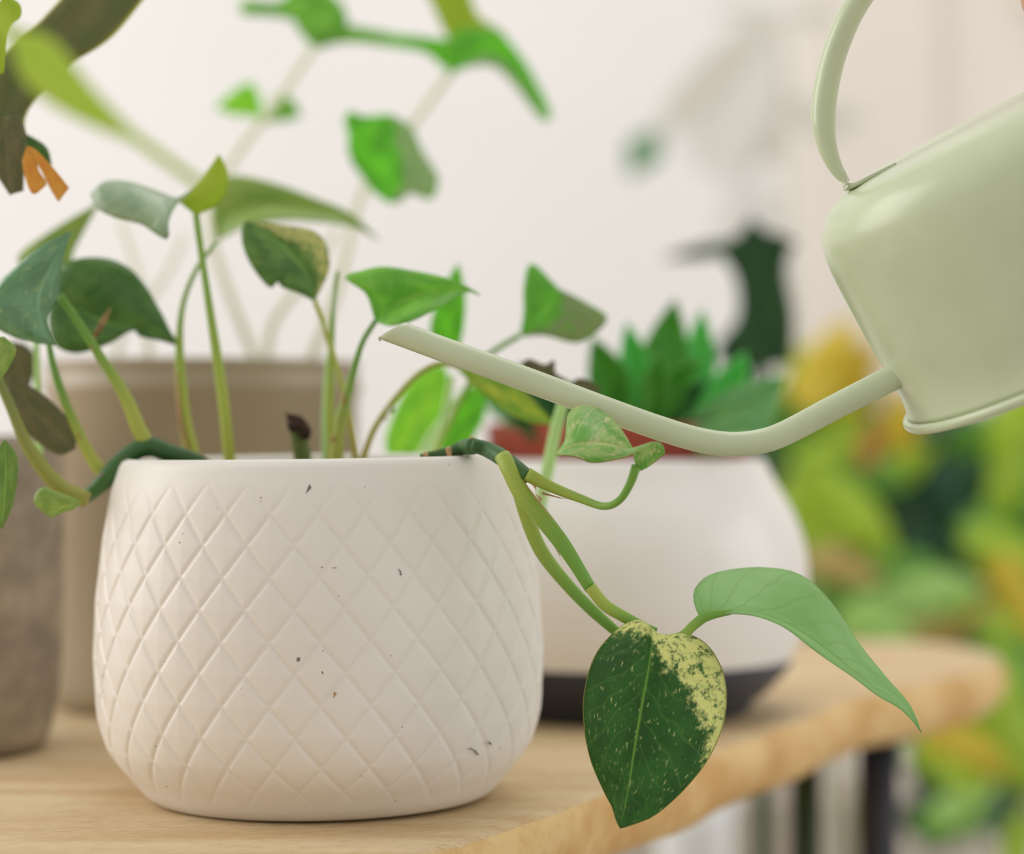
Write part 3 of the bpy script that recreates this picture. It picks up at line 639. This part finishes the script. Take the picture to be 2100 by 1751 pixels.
def strap(par, mat, d, base, tip, w, lean=0, dd=0, label=None):
    d = d-.085; bx, by = base; tx, ty = tip; vx, vy = tx-bx, ty-by; L = math.hypot(vx, vy); nx_, ny_ = -vy/L, vx/L
    M = []; A = []; B = []
    for i in range(8):
        s = i/7; cx = bx+vx*s+nx_*lean*math.sin(s*math.pi); cy = by+vy*s+ny_*lean*math.sin(s*math.pi)
        wid = w/2*(.45+.55*math.sin(min(1, s*1.5)*math.pi/2))*(1-max(0, (s-.45)/.55)**1.6)
        de = dd*s; M.append((cx, cy, de+.004)); A.append((cx+nx_*wid, cy+ny_*wid, de)); B.append((cx-nx_*wid, cy-ny_*wid, de))
    A[-1] = B[-1] = M[-1]
    return leaf(par, mat, d, M, A, B, bulge=.05, nl=14, label=label, th=.0012)
for a in [(K_d, 1.09, (1330, 890), (1330, 700), 130, 0, 0), (K_d, 1.09, (1300, 895), (1240, 760), 120, 0, 0), (K_d, 1.08, (1400, 895), (1460, 780), 140, 0, 0),
          (K_a, 1.08, (1360, 890), (1385, 612), 115, -10, 0), (K_b, 1.085, (1410, 890), (1440, 632), 80, 6, .01), (K_b, 1.06, (1310, 890), (1285, 660), 78, 8, 0), (K_a, 1.05, (1260, 890), (1215, 690), 95, 14, -.01),
          (K_a, 1.05, (1300, 895), (1440, 735), 70, -12, -.01), (K_a, 1.045, (1340, 890), (1350, 720), 72, 0, -.01), (K_p, 1.05, (1400, 900), (1610, 770), 130, 24, -.01), (K_p, 1.04, (1380, 905), (1560, 855), 70, 16, -.02),
          (K_b, 1.06, (1420, 890), (1530, 720), 90, 14, 0), (K_d, 1.05, (1220, 890), (1060, 745), 110, -20, 0), (K_p, 1.05, (1200, 890), (1000, 815), 80, -14, 0), (K_d, 1.04, (1180, 890), (1040, 850), 80, 0, 0),
          (K_d, 1.03, (1250, 900), (1180, 810), 90, 0, 0), (K_b, 1.07, (1130, 885), (960, 760), 70, -10, .02)]:
    strap(succ, a[0], a[1], a[2], a[3], a[4], a[5], a[6])

S_faint = stemmat('very_pale_stem', (218, 222, 190), (214, 222, 186))
G_tall2 = leafmat('bright_leaf_with_grey_half', (110, 180, 40), (84, 150, 42), (168, 186, 150), region=(1.0, .2, -.35), trans=.45)
# ================================================================== GREY POT with the tall blurred plant
GC = Vector(((416-1050)/F*1.03, 1.03, 0)); kg = 1.03/F
grey = thing('potted_climber', 'taupe straight-sided pot with tall pale-stemmed plant, behind the diamond pot', 'potted plant', GC)
gz = lambda y: EYE-(y-875.5)*kg
pr = [(.001, .0005), (.062, .0005), (.0665, .003), (.0680, .012), (.0698, gz(812)), (.0716, gz(802)), (.0716, gz(790)), (.0700, gz(776)), (.0700, gz(756)), (.0712, gz(748)), (.0705, gz(742)), (.0685, gz(742)), (.0675, gz(750)), (.0665, gz(820))]
v, f, u = lathe(pr, 96, GC); mesh('pot', v, f, M_greypot, grey)
v, f, u = lathe([(.001, gz(765)), (.0680, gz(765))], 48, GC); mesh('soil', v, f, M_soil, grey)
g1 = stem(grey, S_faint, 1.03, [(540, 775), (470, 600), (430, 450), (480, 325), (560, 220), (645, 95)], [20, 20, 18, 17, 16, 15])
g2 = stem(grey, S_faint, 1.03, [(620, 775), (690, 600), (740, 400), (800, 320), (850, 250), (932, 138)], [22, 20, 18, 17, 16, 15])
stem(grey, S_faint, 1.02, [(545, 775), (560, 660), (640, 560), (690, 470)], [20, 20, 16, 12])
stem(grey, S_faint, 1.02, [(305, 775), (300, 640), (270, 520), (245, 450)], [16, 14, 12, 10])
stem(grey, S_faint, 1.05, [(240, 775), (250, 680), (330, 580), (380, 480)], [16, 14, 12, 10])
leaf(g1, G_mid, 1.04, [(645, 102), (632, 50), (610, 10), (600, -20)], [(645, 102), (612, 62), (590, 30), (500, 30), (498, 0), (560, 8), (600, -20)], [(645, 102), (705, 74), (708, 20), (660, -25), (600, -20)], label='top left leaf of tall plant')
leaf(g1, G_mid, 1.04, [(645, 102), (690, 70), (740, 72), (850, 92)], [(645, 102), (660, 50), (740, 56), (850, 78)], [(645, 102), (690, 90), (740, 88), (850, 102)])
leaf(g1, G_fresh, 1.06, [(545, 246), (510, 222), (440, 222)], [(545, 246), (520, 172), (480, 186), (440, 222)], [(545, 246), (510, 238), (480, 236), (440, 222)])
leaf(g1, G_mid, 1.06, [(540, 252), (575, 226), (618, 240)], [(540, 252), (562, 196), (600, 204), (618, 240)], [(540, 252), (580, 248), (618, 240)])
leaf(g2, G_lime, 1.03, [(935, 110), (955, 70), (930, 10), (890, -40)], [(935, 110), (918, 80), (895, 30), (870, -30), (890, -40)], [(935, 110), (1040, 110), (1035, 70), (980, 30), (950, -40), (890, -40)])
leaf(g2, G_tall2, 1.02, [(930, 150), (985, 105), (1040, 125), (1085, 185), (1125, 248)], [(930, 150), (925, 70), (1010, 60), (1065, 110), (1112, 190), (1132, 240), (1125, 248)], [(930, 150), (960, 138), (1010, 136), (1050, 170), (1105, 240), (1125, 248)])
leaf(g2, G_bright, 1.02, [(930, 150), (900, 105), (860, 90), (798, 80)], [(930, 150), (935, 90), (870, 76), (798, 70)], [(930, 150), (905, 135), (870, 108), (798, 92)])
leaf(g2, G_tall2, .96, [(800, 418), (800, 350), (800, 290), (800, 234)], [(800, 418), (768, 396), (748, 370), (722, 335), (712, 300), (714, 275), (706, 250), (716, 228), (745, 238), (800, 234)], [(800, 418), (825, 412), (842, 396), (884, 408), (900, 368), (880, 330), (862, 300), (846, 262), (820, 244), (800, 234)], bulge=.05, wave=.02, label='ragged bright green leaf in mid air', nl=60)

# ================================================================== SPOTTED POT at the left edge, with its plant
LC = Vector(((-150-1050)/F*.88, .88, 0)); kl = .88/F; lz = lambda y: EYE-(y-875.5)*kl
left = thing('potted_plant', 'spotted taupe pot cut off by the left edge with long dark leaves', 'potted plant', LC)
pr = [(.001, .0005), (.040, .0005), (.046, .004), (.0495, .018), (.0515, .04), (.0520, lz(950)), (.0520, lz(900)), (.0505, lz(893)), (.049, lz(900)), (.048, lz(960))]
v, f, u = lathe(spl(pr, 40), 80, LC); mesh('pot', v, f, M_greypot2, left)
v, f, u = lathe([(.001, lz(915)), (.0495, lz(915))], 40, LC); mesh('soil', v, f, M_soil, left)
T_dark = leafmat('thick_dark_leaf', (82, 92, 44), (98, 98, 54), None, trans=.22, rough=.5, edge=(205, 208, 60), veins=.05, ew=.1)  # yellow edge colour paints the rim light along the leaf margin
t1 = stem(left, S_yel, .78, [(-120, 925, .09), (-110, 700, .06), (-70, 480, .02), (-20, 310), (20, 260)], [20, 20, 22, 28, 30])
leaf(t1, T_dark, .78, [(-30, 330), (40, 170), (130, 70), (250, -60)], [(-60, 300), (-10, 140), (30, 92), (75, 52), (160, -40), (200, -90)], [(55, 300), (52, 240), (85, 190), (112, 168), (150, 128), (205, 95), (250, 55), (340, -60)], bulge=.06, label='long thick dark leaf with painted rim light, top left', th=.001)
leaf(t1, G_brown, .76, [(10, 240), (15, 320), (20, 400)], [(-20, 250), (-20, 330), (20, 400)], [(40, 235), (55, 280), (50, 340), (48, 392)], label='withered brown leaf base')
leaf(t1, G_dark, .77, [(45, 270), (80, 310), (105, 365)], [(45, 270), (60, 320), (105, 365)], [(45, 270), (92, 298), (105, 330), (105, 365)])
M_or = leafmat('orange_dried_leaf', (206, 152, 52), (194, 130, 42), None, trans=.4, tcol=(235, 185, 70), rough=.6)
patches(t1, M_or, .75, [([(55, 300), (68, 318), (80, 350), (95, 372)], [(46, 330), (52, 365), (68, 398), (95, 380)], 0, 1, .05), ([(55, 300), (72, 306), (110, 345), (142, 385)], [(62, 318), (82, 345), (105, 390), (120, 414)], 0, 1, .05)], label='torn orange dried shred of leaf')
leaf(t1, G_lime, .74, [(-20, 160), (0, 80), (10, -10)], [(-50, 160), (-40, 60), (10, -10)], [(8, 150), (18, 60), (42, 35), (40, 8), (10, -10)], label='lime leaf in top left corner')
G_shoot = leafmat('bright_lime_shoot', (176, 200, 66), (184, 206, 76), None, trans=.5, veins=0, tcol=(200, 220, 90))
t2 = stem(left, G_shoot, .50, [(-170, 925, .37), (-230, 500, .25), (-260, 100, .08), (-120, -40), (20, 70), (120, 160), (250, 262), (330, 320), (420, 385)], [30, 32, 36, 46, 56, 56, 44, 28, 20], label='arching shoot close to the lens')
leaf(t2, G_shoot, .49, [(20, 60), (80, 125), (150, 190), (310, 306)], [(20, 60), (105, 80), (190, 180), (310, 306)], [(20, 60), (50, 165), (150, 240), (310, 306)])

# ================================================================== BACKGROUND: dark leaf plant, plant with glare painted on its leaves, floor bush
dk = thing('dark_leaved_plant', 'tall plant with dark broad leaves far behind the terracotta pot', 'plant', P(1560, 3876, 1.36))
DK = leafmat('deep_green_leaf', (18, 48, 20), (28, 64, 26), None, trans=.08, rough=.55, spec=.3)
d1 = stem(dk, stemmat('dark_stem', (40, 70, 40), (46, 78, 42)), 1.36, [(1560, 3800), (1565, 1500), (1560, 1100), (1555, 740)], [40, 40, 36, 40])
leaf(d1, DK, 1.34, [(1550, 760), (1560, 650), (1560, 560), (1540, 444)], [(1470, 745), (1475, 700), (1512, 650), (1508, 570), (1470, 505), (1510, 485), (1540, 444)], [(1625, 745), (1630, 650), (1612, 560), (1622, 500), (1580, 480), (1540, 444)], label='large dark leaf blade')
leaf(d1, DK, 1.34, [(1540, 505), (1480, 508), (1440, 514), (1355, 530)], [(1540, 485), (1480, 494), (1430, 502), (1355, 530)], [(1540, 525), (1480, 524), (1430, 532), (1355, 530)])
leaf(d1, DK, 1.34, [(1540, 510), (1585, 498), (1640, 500)], [(1540, 480), (1590, 476), (1640, 500)], [(1540, 530), (1590, 524), (1640, 500)])
pa = thing('glare_leaved_plant', 'tall plant with broad leaves painted near-white as glare in front of the far wall', 'plant', P(1700, 2819, 2.1))
PA = leafmat('painted_glare_leaf', (240, 240, 236), (240, 240, 238), None, trans=.5, tcol=(245, 244, 238), rough=.3, veins=.1)  # near-white base colour paints the glare on the leaf tops
PB = leafmat('beige_glare_leaf', (224, 221, 206), (228, 224, 210), None, trans=.5, tcol=(232, 228, 212), rough=.4, veins=.1)  # beige-white base carries the same painted glare
PG = leafmat('grey_green_tip', (80, 126, 86), (100, 140, 100), None, trans=.2)
p1 = stem(pa, stemmat('grey_stem', (190, 186, 168), (206, 200, 184)), 2.1, [(1700, 2700), (1680, 1500), (1625, 700), (1612, 300), (1606, 20)], [30, 30, 24, 18, 14])
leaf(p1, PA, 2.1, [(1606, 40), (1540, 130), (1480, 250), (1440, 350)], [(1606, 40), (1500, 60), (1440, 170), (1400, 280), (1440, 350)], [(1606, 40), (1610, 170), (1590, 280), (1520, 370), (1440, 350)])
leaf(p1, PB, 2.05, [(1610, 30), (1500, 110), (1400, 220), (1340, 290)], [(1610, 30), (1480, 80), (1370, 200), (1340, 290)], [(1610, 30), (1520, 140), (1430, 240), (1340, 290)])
leaf(p1, PG, 2.0, [(1350, 265), (1322, 310), (1285, 365)], [(1350, 265), (1290, 290), (1285, 365)], [(1350, 265), (1355, 325), (1285, 365)], label='grey green tip of a leaf')
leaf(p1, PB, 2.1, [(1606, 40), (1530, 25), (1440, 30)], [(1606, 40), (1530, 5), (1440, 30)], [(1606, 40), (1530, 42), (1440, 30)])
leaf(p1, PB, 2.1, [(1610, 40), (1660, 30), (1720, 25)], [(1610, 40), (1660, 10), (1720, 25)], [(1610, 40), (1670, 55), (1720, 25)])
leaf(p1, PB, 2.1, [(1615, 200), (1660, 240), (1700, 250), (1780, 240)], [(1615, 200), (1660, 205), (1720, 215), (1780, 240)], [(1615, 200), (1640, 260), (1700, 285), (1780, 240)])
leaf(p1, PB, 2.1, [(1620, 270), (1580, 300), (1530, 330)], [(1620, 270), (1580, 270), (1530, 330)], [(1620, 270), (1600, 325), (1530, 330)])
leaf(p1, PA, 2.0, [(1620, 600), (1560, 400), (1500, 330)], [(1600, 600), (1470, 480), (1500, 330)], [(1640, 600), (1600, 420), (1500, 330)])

bush = thing('leafy_bush', 'dense bush of yellow and green leaves beyond the right end of the shelf', 'plant', P(2350, 2700, 2.25))
BM = {'y': leafmat('bush_yellow', (178, 168, 34), (172, 154, 32), None, trans=.35), 'o': leafmat('bush_orange', (158, 112, 36), (148, 104, 36), None, trans=.3),
      'l': leafmat('bush_lime', (134, 164, 42), (154, 176, 52), None, trans=.4), 'g': leafmat('bush_green', (84, 136, 44), (104, 150, 60), None, trans=.35),
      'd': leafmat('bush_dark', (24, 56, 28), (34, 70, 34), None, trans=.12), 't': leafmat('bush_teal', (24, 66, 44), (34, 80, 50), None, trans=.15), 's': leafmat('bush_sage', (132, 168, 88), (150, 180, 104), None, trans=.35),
      'b': leafmat('bush_ochre', (150, 132, 66), (160, 142, 80), None, trans=.3)}
bst = []
for i in range(7):
    x = 1640+i*75; bst.append(stem(bush, stemmat('bush_stem', (96, 110, 50), (110, 130, 60)) if i == 0 else bst[0].data.materials[0], 2.25, [(2350, 2700), (x+160, 2100), (x, 1500), (x+random.uniform(-40, 40), 1000)], [26, 22, 16, 8]))
L_ = [(1640, 850, 'g', 190, 40, 1.6), (1690, 830, 'l', 170, -30, 1.62), (1730, 760, 'y', 180, 30, 1.57), (1590, 870, 'g', 150, 20, 1.6), (1700, 740, 'y', 190, 60, 1.55), (1640, 760, 'l', 110, 100, 1.6), (1845, 850, 'y', 130, 90, 1.55), (1785, 905, 'o', 90, 80, 1.52), (1660, 850, 'g', 120, 30, 1.6), (1620, 900, 'g', 110, 160, 1.62), (1700, 930, 'l', 130, 20, 1.55),
      (1640, 990, 'l', 120, 60, 1.6), (1800, 970, 'g', 120, -30, 1.58), (1750, 1060, 'l', 210, -40, 1.5), (1690, 1110, 'l', 170, -60, 1.52), (1730, 1160, 'b', 150, -20, 1.5), (1690, 1210, 'g', 120, -70, 1.55), (1800, 990, 't', 170, -60, 1.7),
      (1860, 1090, 'd', 220, -60, 1.66), (1930, 1060, 'd', 200, 30, 1.68), (2000, 960, 't', 190, 60, 1.66), (1930, 900, 'd', 190, 10, 1.7), (2010, 880, 'g', 130, 40, 1.62), (2085, 860, 'l', 200, 80, 1.55), (2080, 960, 'l', 160, 70, 1.56), (2060, 1060, 'g', 170, 30, 1.6),
      (2070, 1130, 'l', 170, -20, 1.55), (2090, 1230, 'y', 170, -60, 1.52), (1960, 1160, 't', 180, -20, 1.62), (1880, 1180, 'g', 170, -10, 1.56), (1920, 1220, 's', 190, 10, 1.5), (1830, 1240, 's', 150, 20, 1.5), (2010, 1180, 'd', 140, 80, 1.6), (1800, 1290, 's', 150, -10, 1.48),
      (1880, 1290, 'b', 150, 10, 1.5), (1960, 1280, 'b', 150, 30, 1.5), (2040, 1290, 'l', 150, -30, 1.5), (2070, 1350, 'g', 200, -50, 1.5), (2060, 1440, 'l', 200, -60, 1.48), (2080, 1520, 'l', 200, -70, 1.48), (2010, 1470, 'g', 150, -50, 1.5), (1990, 1540, 'y', 170, -30, 1.46),
      (1950, 1570, 'l', 160, -40, 1.46), (1920, 1620, 'd', 160, -70, 1.58), (2040, 1570, 'l', 150, -20, 1.5), (1985, 1640, 's', 130, 30, 1.46), (1960, 1690, 'g', 130, 0, 1.5), (1900, 1700, 'd', 120, -40, 1.6), (2090, 1720, 'l', 130, 80, 1.5), (1720, 1000, 'g', 150, -20, 1.62), (1850, 1010, 'd', 200, 0, 1.72),
      (1760, 1240, 'g', 150, -30, 1.56), (1660, 1160, 'd', 160, -60, 1.62), (1900, 970, 't', 160, -40, 1.68), (2030, 1020, 'd', 160, 20, 1.7), (1560, 820, 'g', 120, 10, 1.6), (2130, 1130, 'g', 200, 40, 1.6), (2150, 1300, 'l', 200, -30, 1.56), (2150, 1450, 'g', 180, -60, 1.56), (2180, 950, 'g', 200, 60, 1.6),
      (2180, 1600, 'l', 200, -20, 1.56), (1760, 810, 'y', 110, 40, 1.58), (1860, 950, 'l', 130, 30, 1.6), (1745, 870, 'l', 130, -20, 1.58), (1940, 980, 'd', 180, 50, 1.72), (2000, 1090, 't', 180, -40, 1.66), (1780, 1130, 'd', 180, -50, 1.64), (1820, 1100, 'd', 170, -70, 1.7)]
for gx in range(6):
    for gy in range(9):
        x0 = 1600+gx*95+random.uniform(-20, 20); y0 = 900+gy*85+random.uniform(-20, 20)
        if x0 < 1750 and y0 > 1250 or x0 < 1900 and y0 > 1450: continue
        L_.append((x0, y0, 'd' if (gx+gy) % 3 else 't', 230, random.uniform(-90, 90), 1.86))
for i, (x, y, c, L, ang, d) in enumerate(L_):
    a = math.radians(ang); dx, dy = math.cos(a)*L/2*1.15, -math.sin(a)*L/2*1.15; nx_, ny_ = -dy/L*2*.5, dx/L*2*.5
    w_ = L*.33; rn = random.Random(i); t0 = rn.uniform(-.03, .03)
    b0 = (x-dx, y-dy, t0); m1 = (x-dx*.3, y-dy*.3, 0); m2 = (x+dx*.4, y+dy*.4, -.005); tp = (x+dx, y+dy, -t0)
    e = lambda p, s, q: (p[0]+nx_*w_*s*q, p[1]+ny_*w_*s*q, p[2]+rn.uniform(0, .02))
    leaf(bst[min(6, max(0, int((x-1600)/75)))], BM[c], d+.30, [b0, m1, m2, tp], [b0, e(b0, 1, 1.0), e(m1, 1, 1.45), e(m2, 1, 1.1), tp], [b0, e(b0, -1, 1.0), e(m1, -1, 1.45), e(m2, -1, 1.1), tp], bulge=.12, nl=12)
# items under the shelf, far back
v, f, u = tube([P(1652, 1540, 1.22), P(1655, 1900, 1.22), P(1655, 4210, 1.22)], [.0085]*3, steps=4, n=14); tagm(mesh('plant_stake', v, f, simple('dark_green_stake', (40, 62, 34), .5), loc=P(1652, 4210, 1.22)), 'dark green upright stake seen below the shelf', 'stake')
c = Vector((.1205, 1.5, -.75))
v, f, u = lathe(spl([(.001, 0), (.045, 0), (.050, .01), (.045, .25), (.028, .50), (.025, .60), (.028, .636), (.023, .636), (.021, .6), (.001, .58)], 40), 40, (c.x, c.y, c.z)); tagm(mesh('floor_vase', v, f, simple('white_vase', (235, 238, 238), .3), loc=c), 'blurred tall white vase far below the shelf edge', 'vase')
for par, rr, hh in ((bush, .13, .24), (dk, .075, .15), (pa, .085, .17)):
    q = rootloc(par); v, f, u = lathe([(.001, 0), (rr*.75, 0), (rr*.97, hh*.93), (rr, hh*.94), (rr, hh), (rr*.93, hh), (rr*.9, hh*.85), (.001, hh*.85)], 40, (q.x, q.y, -.75)); mesh('pot', v, f, M_terra, par)

cab = thing('shade_block', 'low grey beige block added for the shade on the wall below the shelf', 'shade block', (.0, 2.4, -.75))  # cabinet shape added where the wall behind is only in shade
v, f, u = box(-.55, .40, 2.36, 2.58, -.75, -.262); mesh('shade_body', v, f, simple('greige_shade', (186, 174, 160), .6, .03, 6), cab, smooth=False)
for x0 in (-.54, -.222, .096):  # fronts and handles belong to the added shade block
    v, f, u = box(x0, x0+.295, 2.34, 2.36, -.72, -.275); dr = mesh('door', v, f, bpy.data.materials['greige_shade'], cab, smooth=False)
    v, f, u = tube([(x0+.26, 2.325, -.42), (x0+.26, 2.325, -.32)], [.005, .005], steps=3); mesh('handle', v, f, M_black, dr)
